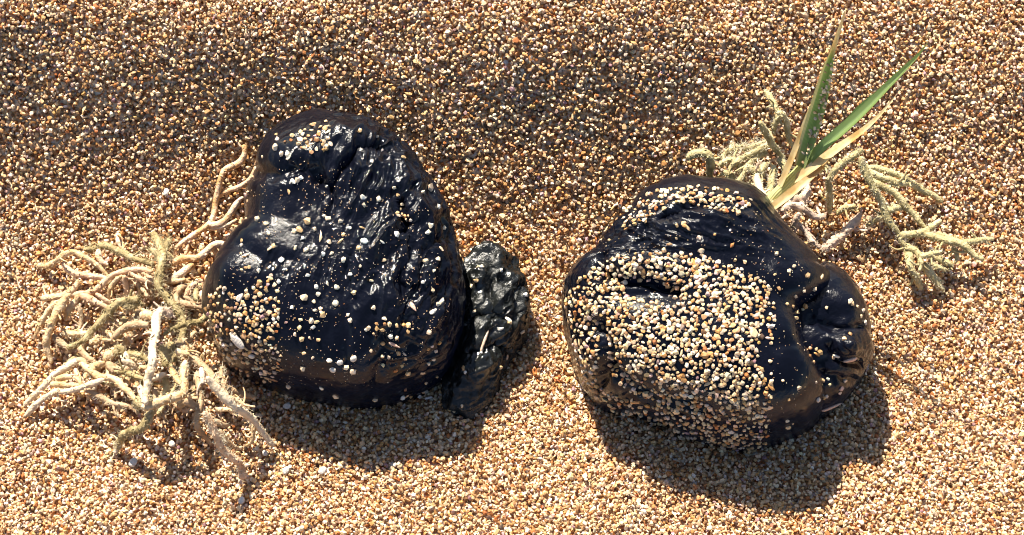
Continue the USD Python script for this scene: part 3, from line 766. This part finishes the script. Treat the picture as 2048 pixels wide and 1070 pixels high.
RT = thing('root_tangle', 'large dry tangle of cream and olive roots left of the left tar ball', 'roots')
for a in [
    # upper left arms
    ([(79, 531), (100, 530), (118, 518), (133, 506), (145, 503), (166, 513), (187, 524), (201, 536), (216, 552)], (1, 6, 7, 6), 7, 'cream', 60),
    ([(128, 527), (139, 542), (154, 549), (175, 552), (197, 554), (214, 557)], (4, 7), 8, 'pink'),
    ([(173, 498), (190, 497), (207, 491), (227, 498), (249, 507), (264, 515), (287, 522), (304, 528)], (3, 8), 9, 'olive', 150),
    ([(236, 470), (239, 483), (249, 499)], (4, 6), 7.5, 'orange', 0), ([(197, 503), (201, 521), (213, 528)], (5, 5), 8, 'orange', 0),
    ([(187, 584), (204, 567), (219, 554), (242, 545), (264, 540), (285, 539), (301, 543)], (6, 9), 8, 'pink'),
    ([(187, 584), (165, 588), (140, 590), (122, 598)], (6, 4), 8, 'pink'),
    ([(261, 545), (273, 554), (294, 561), (303, 564)], (8, 7), 7, 'pink'), ([(240, 554), (225, 569), (219, 584), (218, 600)], (8, 4), 6, 'cream'), ([(249, 554), (251, 569), (254, 584), (248, 594)], (8, 4), 6.5, 'pink'),
    ([(276, 567), (280, 580), (272, 592)], (6, 4), 6, 'cream'),
    ([(308, 470), (317, 485), (324, 506), (321, 530), (318, 554), (318, 575), (333, 595), (354, 620), (363, 637), (366, 664), (356, 690)], (3, 8, 8, 6, 5), 10, 'olive', 420, 1.6),
    ([(340, 480), (330, 500), (324, 520)], (5, 7), 8, 'olive', 160, 1.6), ([(302, 500), (316, 510), (324, 530)], (6, 7), 7, 'olive', 120, 1.6),
    ([(86, 597), (107, 594), (128, 591), (145, 580), (155, 563)], (3, 6), 8, 'cream', 40),
    ([(115, 604), (100, 617), (88, 635), (79, 653), (71, 670), (69, 678)], (6, 1.5), 6, 'cream', 20),
    ([(136, 592), (124, 607), (112, 629), (103, 649), (97, 667), (92, 685), (95, 704), (101, 724)], (7, 5, 1), 9, 'cream', 30),
    ([(154, 595), (145, 610), (134, 625), (132, 636)], (6, 3), 8, 'cream'), ([(164, 592), (182, 599), (201, 608), (214, 615)], (6, 6), 9, 'pink'), ([(194, 589), (209, 599), (220, 606)], (7, 6), 6, 'pink'),
    ([(273, 599), (249, 602), (228, 611), (212, 631), (192, 652), (175, 673), (154, 688), (137, 694)], (10, 8, 4), 9, 'olive', 220, 1.3),
    ([(276, 606), (262, 612), (250, 612)], (9, 9), 11, 'olive', 160, 1.2),
    ([(128, 665), (148, 668), (169, 667), (184, 664)], (3, 5), 8, 'cream', 60), ([(109, 673), (121, 685), (133, 694), (140, 702)], (3, 3), 8, 'tan', 30), ([(184, 684), (194, 681), (203, 676)], (6, 6), 10, 'cream', 60),
    # middle trunk and its forks
    ([(320, 622), (312, 640), (312, 664), (306, 694), (306, 715), (302, 738), (297, 757), (293, 780), (292, 804)], (16, 20, 17), 11, 'white', 60),
    ([(340, 630), (328, 622), (314, 630)], (12, 14), 10, 'mauve', 60), ([(286, 630), (300, 632), (312, 640)], (10, 14), 9, 'cream', 40),
    ([(294, 650), (264, 650), (246, 658), (231, 673), (226, 682)], (11, 7), 9, 'tan', 60), ([(160, 698), (175, 715), (190, 724)], (6, 7), 8, 'tan'),
    ([(214, 716), (222, 706), (226, 700)], (8, 8), 11, 'cream', 60), ([(232, 706), (240, 696), (245, 704)], (8, 8), 9, 'olive', 120),
    ([(255, 707), (273, 709), (294, 719)], (9, 12), 7, 'olive', 40), ([(250, 722), (262, 728), (272, 736)], (9, 8), 10, 'white', 20), ([(252, 708), (254, 722)], (9, 9), 8, 'white'),
    # lower left fan
    ([(150, 724), (124, 739), (103, 756), (89, 772), (70, 790), (50, 810)], (8, 6, 1), 8, 'white', 20), ([(112, 783), (89, 796), (70, 811), (52, 831)], (6, 1), 7.5, 'white', 20),
    ([(205, 760), (175, 771), (145, 780), (122, 784), (108, 784)], (10, 6), 7, 'white'), ([(163, 727), (184, 745), (205, 754), (228, 757), (242, 769), (257, 783), (270, 798), (287, 814)], (8, 11, 10), 8, 'cream', 50),
    ([(172, 780), (190, 787), (208, 798), (227, 807), (249, 811), (275, 826)], (7, 8), 7, 'tan', 50), ([(106, 764), (130, 754), (154, 757), (161, 772)], (6, 8), 7, 'cream'), ([(151, 740), (157, 760), (160, 776)], (7, 7), 6.5, 'white'),
    ([(104, 768), (130, 770), (156, 771)], (6, 7), 7, 'cream'), ([(150, 722), (166, 722), (172, 730)], (8, 8), 9, 'tan'),
    ([(231, 742), (249, 744), (272, 753), (293, 759)], (8, 12), 6.5, 'olive', 50), ([(217, 728), (224, 736), (226, 742)], (8, 8), 9, 'tan'), ([(327, 748), (310, 756), (300, 758)], (13, 13), 7.5, 'white'),
    ([(186, 738), (196, 730), (206, 726)], (9, 8), 9, 'cream'), ([(240, 812), (232, 822), (236, 832)], (7, 6), 7, 'cream'),
    # hub and lower strands
    ([(290, 814), (310, 808), (329, 801), (349, 794), (367, 787), (370, 765), (367, 742), (371, 724)], (15, 15, 16, 14), 9.5, 'cream', 160), ([(343, 740), (354, 758), (364, 770)], (12, 13), 7, 'cream', 60),
    ([(296, 800), (302, 816), (294, 840), (285, 855), (261, 862), (246, 873), (239, 884), (231, 904)], (13, 12, 7, 1), 9.5, 'olive', 160), ([(262, 862), (246, 873), (239, 884), (231, 904)], (7.4, 1.4), 8, 'white', 0),
    ([(330, 760), (332, 785), (320, 802)], (11, 13), 8, 'olive', 120), ([(276, 800), (290, 806), (306, 806)], (10, 12), 11, 'olive', 160), ([(280, 776), (286, 792), (292, 806)], (12, 12), 8, 'white', 40),
    ([(403, 738), (405, 765)], (9, 10), 7, 'mauve'),
    ([(417, 758), (435, 781), (457, 803), (479, 819), (497, 832), (515, 850), (529, 868), (545, 889)], (19, 15, 8, 2), 9, 'white', 90, 1.0, 5), ([(457, 796), (470, 798), (484, 808), (496, 816)], (11, 9), 6, 'cream', 60),
    ([(410, 828), (421, 846), (432, 870), (443, 895), (461, 913), (477, 926), (485, 952)], (19, 15, 9, 3), 8.5, 'pink', 200, 1.1, 7), ([(399, 787), (399, 816), (392, 843), (403, 866), (420, 885)], (9, 9, 3), 7.5, 'tan', 30),
    ([(435, 819), (457, 820), (476, 823)], (7, 7), 5.5, 'cream'), ([(500, 837), (506, 859), (504, 881), (492, 891)], (7, 1.5), 5.5, 'cream', 10), ([(441, 863), (457, 886), (476, 896)], (8, 3), 6.5, 'tan', 40),
    ([(356, 690), (372, 700), (392, 720), (417, 745), (439, 769), (470, 783), (508, 795)], (6, 7, 7, 5), 9, 'tan', 90), ([(443, 736), (446, 765), (452, 784)], (9, 8), 5, 'tan', 90, 1.2), ([(372, 803), (394, 814), (421, 837), (458, 849)], (11, 8, 4), 7.5, 'tan', 30),
    ([(414, 628), (396, 643), (375, 647), (348, 656), (330, 668)], (9, 10, 10), 7, 'olive', 60), ([(404, 586), (410, 606)], (8, 8), 8, 'orange'), ([(391, 582), (392, 600)], (7, 7), 7, 'olive', 20), ([(351, 605), (375, 608), (402, 615)], (5, 6), 8, 'tan', 20),
    ([(356, 702), (366, 706), (376, 708)], (8, 8), 8, 'cream', 30), ([(322, 700), (334, 712), (330, 728)], (5, 6), 13, 'olive', 260, 1.6), ([(340, 690), (352, 700), (348, 720)], (5, 6), 9, 'olive', 160, 1.5),
    ([(395, 748), (398, 770), (400, 790)], (8, 9), 8, 'tan', 40),
]:
    pts, z, r, mat = a[:4]
    root(RT, pts, z, r, mat, fuzz=a[4] if len(a) > 4 else 0, flen=a[5] if len(a) > 5 else .9, r1=a[6] if len(a) > 6 else None, rough=.30 if mat in ('olive', 'cream', 'white') else .2)

for k in range(58):  # broken bits deeper in the tangle
    x, y = rng.normal(300, 75), rng.normal(690, 90)
    if not (130 < x < 400 and 530 < y < 830):
        continue
    a, L = rng.uniform(0, np.pi), rng.uniform(14, 30)
    bend = rng.normal(0, 6, 2)
    root(RT, [(x - L * math.cos(a), y - L * math.sin(a)), (x + bend[0], y + bend[1]), (x + L * math.cos(a), y + L * math.sin(a))], (rng.uniform(1, 6), rng.uniform(2, 8)), rng.uniform(3.5, 8), ['tan', 'olive', 'cream', 'pink', 'tan', 'cream'][k % 6], fuzz=25, rough=.34)

RS = thing('root_strand', 'smooth branching orange and pale pink root lying along upper left of left tar ball', 'root')
for pts, z, r in [([(488, 294), (487, 314), (471, 330), (452, 339), (442, 355), (436, 381), (431, 409), (425, 438), (407, 457), (382, 473), (363, 486), (347, 502)], (2, 3, 3, 3, 4), 7.5),
                  ([(437, 392), (464, 378), (499, 359), (507, 346), (514, 322)], (2.5, 4), 6), ([(420, 449), (452, 438), (467, 416), (484, 396)], (3, 4), 7.5), ([(421, 457), (448, 452), (472, 440)], (2.5, 3), 6),
                  ([(347, 527), (369, 517), (398, 514), (420, 495), (436, 487), (459, 502)], (4, 5, 4), 8.5), ([(427, 494), (433, 509)], (4, 2), 7), ([(440, 508), (450, 519)], (3, 2), 7), ([(348, 556), (366, 543), (390, 526)], (5, 4), 9),
                  ([(375, 488), (371, 509)], (3, 3), 5.5), ([(346, 500), (344, 514), (350, 528)], (4, 4), 6.5)]:
    root(RS, pts, z, r, 'orange', rough=.16, scales=.4, twigs=False)

# ------------------------------------------------------------------ grass plant with its roots
GP = thing('grass_plant', 'uprooted grass tuft with green blades growing behind the right tar ball', 'grass plant')
for a in [
    ([(1532, 184), (1545, 203), (1555, 222)], (2, 5), 8, 60), ([(1558, 226), (1570, 237), (1575, 260), (1585, 292)], (7, 3), 7.5, 80), ([(1560, 228), (1551, 248), (1547, 266)], (7, 4), 7.5, 80),
    ([(1521, 247), (1534, 269), (1546, 290), (1566, 314)], (14, 8), 8, 90), ([(1379, 315), (1400, 306), (1416, 310), (1420, 335), (1426, 358)], (8, 9, 4), 10.5, 120),
    ([(1537, 289), (1514, 302), (1490, 314), (1472, 325), (1459, 338)], (8, 8), 7.5, 90), ([(1530, 306), (1512, 314), (1497, 330), (1488, 350)], (7, 9), 8, 140), ([(1478, 330), (1486, 345), (1476, 362)], (7, 9), 9, 160),
    ([(1450, 345), (1462, 352), (1470, 366)], (6, 7), 9, 120), ([(1500, 335), (1512, 345), (1526, 350)], (10, 10), 9, 160), ([(1530, 330), (1520, 345), (1512, 352)], (9, 11), 8, 140), ([(1446, 312), (1462, 300), (1484, 292)], (3, 4), 5, 200, 1.8),
    ([(1490, 300), (1512, 290), (1530, 282)], (4, 5), 5, 200, 1.8), ([(1440, 330), (1452, 322), (1472, 318)], (5, 6), 7, 120), ([(1548, 335), (1545, 352), (1541, 372), (1536, 394)], (10, 14), 8, 120), ([(1560, 320), (1570, 336), (1572, 350)], (8, 9), 9, 120),
    ([(1500, 370), (1512, 380), (1524, 392)], (12, 16), 8, 120),
    ([(1721, 302), (1705, 312), (1684, 327), (1668, 344), (1659, 361), (1658, 381), (1659, 401), (1659, 425)], (12, 12, 9, 2), 8, 300, .8), ([(1724, 318), (1728, 337), (1742, 364), (1753, 388), (1765, 411), (1773, 437), (1787, 454), (1799, 472)], (13, 11, 8, 6), 9, 260, .6),
    ([(1733, 337), (1759, 337), (1784, 346), (1807, 354), (1823, 363)], (7, 6), 7.5, 90), ([(1737, 341), (1753, 351), (1775, 359), (1801, 366), (1822, 367), (1836, 376), (1856, 386), (1882, 402)], (7, 6, 1), 9, 120),
    ([(1742, 361), (1767, 374), (1784, 383), (1799, 396), (1812, 413), (1826, 428), (1843, 448), (1852, 457)], (7, 6, 4), 8.5, 110), ([(1776, 424), (1789, 416), (1807, 418)], (7, 5), 7.5, 60), ([(1676, 424), (1691, 416), (1709, 413)], (3, 4), 8, 40),
    ([(1736, 450), (1753, 441), (1768, 432)], (2, 6), 7, 140, 1.2), ([(1798, 471), (1822, 469), (1845, 465), (1863, 454), (1880, 442)], (6, 6, 4), 8.5, 120), ([(1848, 467), (1871, 475), (1899, 482), (1919, 486), (1938, 501), (1963, 517)], (6, 7, 6), 9.5, 160),
    ([(1914, 485), (1938, 484), (1964, 480), (1984, 478)], (7, 5), 8, 90), ([(1875, 467), (1899, 475)], (6, 6), 5.5, 20), ([(1815, 493), (1818, 512), (1822, 535), (1833, 559), (1842, 576)], (5, 6, 1.5), 10, 120),
    ([(1815, 497), (1833, 503), (1841, 520), (1839, 540)], (6, 7), 8, 20), ([(1843, 513), (1867, 508), (1882, 504)], (7, 8), 7.5, 90), ([(1848, 530), (1865, 553), (1886, 578)], (5, 2), 10, 160), ([(1872, 514), (1888, 522), (1903, 530)], (4, 4), 8, 30),
    ([(1906, 497), (1914, 508), (1911, 525)], (5, 4), 6, 60), ([(1799, 472), (1803, 484), (1814, 496)], (6, 5), 6, 50), ([(1866, 528), (1880, 536), (1898, 540)], (4, 3), 6, 80), ([(1640, 340), (1620, 338), (1606, 344)], (8, 9), 9, 60), ([(1655, 338), (1640, 330), (1622, 330)], (7, 8), 7, 60),
]:
    root(GP, a[0], a[1], a[2], 'greygreen', fuzz=a[3], flen=a[4] if len(a) > 4 else .6, rough=.2)
root(GP, [(1513, 352), (1518, 372), (1528, 394), (1538, 411), (1552, 435), (1558, 453)], (14, 18, 22, 23), 8, 'white', fuzz=60)
root(GP, [(1532, 404), (1546, 410), (1560, 404)], (20, 22), 10, 'greygreen', fuzz=120)
root(GP, [(1520, 322), (1516, 331), (1512, 341)], (12, 11), 3, 'orange', name='root_tip', rough=.1)


def ribbon(pts, z, widths, fold=.5, twist=0.0, thick=.16, across=9, curl=0.0):
    """A blade with a folded cross-section; returns the mesh and its uv (across, along)."""
    pts = np.array(pts, float)
    zz = np.interp(np.linspace(0, 1, len(pts)), np.linspace(0, 1, len(z)), z)
    C = smooth_line(at(pts[:, 0], pts[:, 1], zz), .8); n = len(C); s = np.linspace(0, 1, n)
    W = np.interp(s, np.linspace(0, 1, len(widths)), widths) * .05 * MM
    T = np.gradient(C, axis=0); T /= np.linalg.norm(T, axis=1, keepdims=True)
    V = CAM - C; V /= np.linalg.norm(V, axis=1, keepdims=True)
    S = np.cross(T, V); S /= np.linalg.norm(S, axis=1, keepdims=True); N = np.cross(S, T)
    a = math.radians(twist); S, N = S * math.cos(a) + N * math.sin(a), N * math.cos(a) - S * math.sin(a)
    u = np.linspace(-1, 1, across)
    prof = fold * (np.abs(u) - .5)
    topv = C[:, None] + W[:, None, None] * (u[None, :, None] * S[:, None] + prof[None, :, None] * N[:, None])
    nn = N[:, None] - .6 * fold * np.sign(u)[None, :, None] * S[:, None]
    h = (thick * MM * (1 - .8 * np.abs(u) ** 3))[None, :, None] * np.minimum(1, W / W.max() + .25)[:, None, None]
    botv = topv - nn * h
    v = np.vstack([topv.reshape(-1, 3), botv.reshape(-1, 3)]); k = n * across
    I, J = np.meshgrid(np.arange(n - 1), np.arange(across - 1), indexing='ij')
    q = np.stack([I * across + J, (I + 1) * across + J, (I + 1) * across + J + 1, I * across + J + 1], -1).reshape(-1, 4)[:, ::-1]
    qb = q[:, ::-1] + k
    side = []
    for i in range(n - 1):
        side += [(i * across, i * across + k, (i + 1) * across + k, (i + 1) * across), (i * across + across - 1, (i + 1) * across + across - 1, (i + 1) * across + across - 1 + k, i * across + across - 1 + k)]
    for j in range(across - 1):
        side += [(j, j + 1, j + 1 + k, j + k), ((n - 1) * across + j, (n - 1) * across + j + k, (n - 1) * across + j + 1 + k, (n - 1) * across + j + 1)]
    Q = np.vstack([q, qb, np.array(side)])
    f = np.vstack([Q[:, [0, 1, 2]], Q[:, [0, 2, 3]]])
    uv = np.column_stack([np.tile((u + 1) / 2, 2 * n), np.tile(np.repeat(s, across), 2)])
    return trimesh.Trimesh(v, f, process=False), uv


def blade(name, mat, label, *a, **k):
    me, uv = ribbon(*a, **k)
    tag(obj(name, me, MAT[mat], GP, smooth=True, uv=uv), label)
    return me


leaf1 = blade('blade', 'leaf_green', 'broad green blade with dry tip and sand on it', [(1600, 334), (1625, 254), (1644, 190), (1658, 132), (1671, 86), (1690, 23)], (26, 62), (24, 34, 36, 32, 24, 12, 9, 4), fold=.35, twist=28)
blade('blade', 'leaf_green2', 'narrow blue green blade leaning right', [(1606, 336), (1657, 283), (1715, 232), (1778, 169), (1825, 122), (1854, 87)], (25, 72), (18, 23, 23, 19, 14, 8, 1.5), fold=.4, twist=32)
blade('blade', 'leaf_green2', 'short green tip behind the narrow blade', [(1690, 250), (1715, 220), (1745, 188)], (31, 36), (12, 10, 1), fold=.5)
blade('blade', 'leaf_dry', 'dry straw coloured lower blade', [(1590, 358), (1620, 338), (1668, 302), (1723, 263), (1763, 226), (1793, 189)], (24, 44), (19, 22, 19, 14, 8, 1), fold=.3, twist=38)
blade('blade', 'leaf_dry', 'dry straw coloured outer blade left of the broad one', [(1560, 372), (1578, 330), (1597, 282), (1612, 238), (1632, 190)], (23, 34), (13, 16, 14, 9, 3), fold=.3, twist=40)
blade('sheath', 'leaf_dry', 'spotted dry sheath wrapped round the stem', [(1538, 420), (1565, 400), (1600, 372), (1640, 336), (1664, 306)], (22, 31), (16, 20, 18, 14, 4), fold=.5, twist=32)
C = smooth_line(at(np.array([1536., 1548., 1568., 1596., 1606.]), np.array([414., 394., 374., 344., 332.]), np.array([20., 21., 22., 24., 25.])))
st = tube_mesh(C, np.interp(np.linspace(0, 1, len(C)), [0, .3, 1], [.8, 1.15, 1.0]) * MM, sides=24, rough=.05, seed=3, crook=.1)
stu = np.column_stack([np.tile(np.arange(24) / 24, len(st.vertices) // 24 + 1)[:len(st.vertices)], np.clip(np.arange(len(st.vertices)) / len(st.vertices), 0, 1)])
obj('stem', st, MAT['stem'], GP, smooth=True, uv=stu)

skin_leaf = Skin([leaf1], 30000)
rng = np.random.default_rng(77)
lp = []
for k in range(90):
    t = rng.choice([rng.normal(.30, .10), rng.normal(.62, .10), rng.uniform(0, 1)])
    y = 325 - np.clip(t, 0, 1) * 215; cx = np.interp(y, [110, 190, 254, 334], [1664, 1646, 1627, 1604]); lp.append((cx + rng.uniform(-6, 13), y, rng.uniform(.6, 1.35)))
lp = [lp[i] for i in range(len(lp)) if all(math.hypot(lp[i][0] - lp[j][0], lp[i][1] - lp[j][1]) > 4.5 for j in range(i))]
singles(skin_leaf, lp, 'sand grain clinging to the broad green grass blade', 'sand grains on the grass blade', .36, (1, 2, 4, 5))

PR = thing('root_scrap', 'shrivelled pinkish white papery root scrap below the grass stem', 'root')
for pts, z, r in [([(1566, 420), (1590, 412), (1610, 421), (1631, 433), (1647, 432)], (8, 7), 10), ([(1596, 430), (1590, 448), (1586, 472)], (8, 4), 9), ([(1590, 448), (1606, 458), (1622, 480), (1638, 494)], (6, 4), 9), ([(1600, 398), (1612, 386), (1616, 372)], (6, 5), 9), ([(1580, 404), (1598, 398), (1606, 408)], (6, 6), 9)]:
    root(PR, pts, z, r, 'mauve', rough=.38, fuzz=50, flen=.6)
PR2 = thing('root_scrap', 'wrinkled mauve root scrap slanting on the sand right of the papery one', 'root')
for pts, z, r in [([(1646, 499), (1666, 484), (1686, 469), (1706, 448), (1720, 430)], (2, 4, 4), 10), ([(1700, 450), (1712, 446), (1718, 438)], (3, 4), 9)]:
    root(PR2, pts, z, r, 'mauve', rough=.4, fuzz=60, flen=.6)
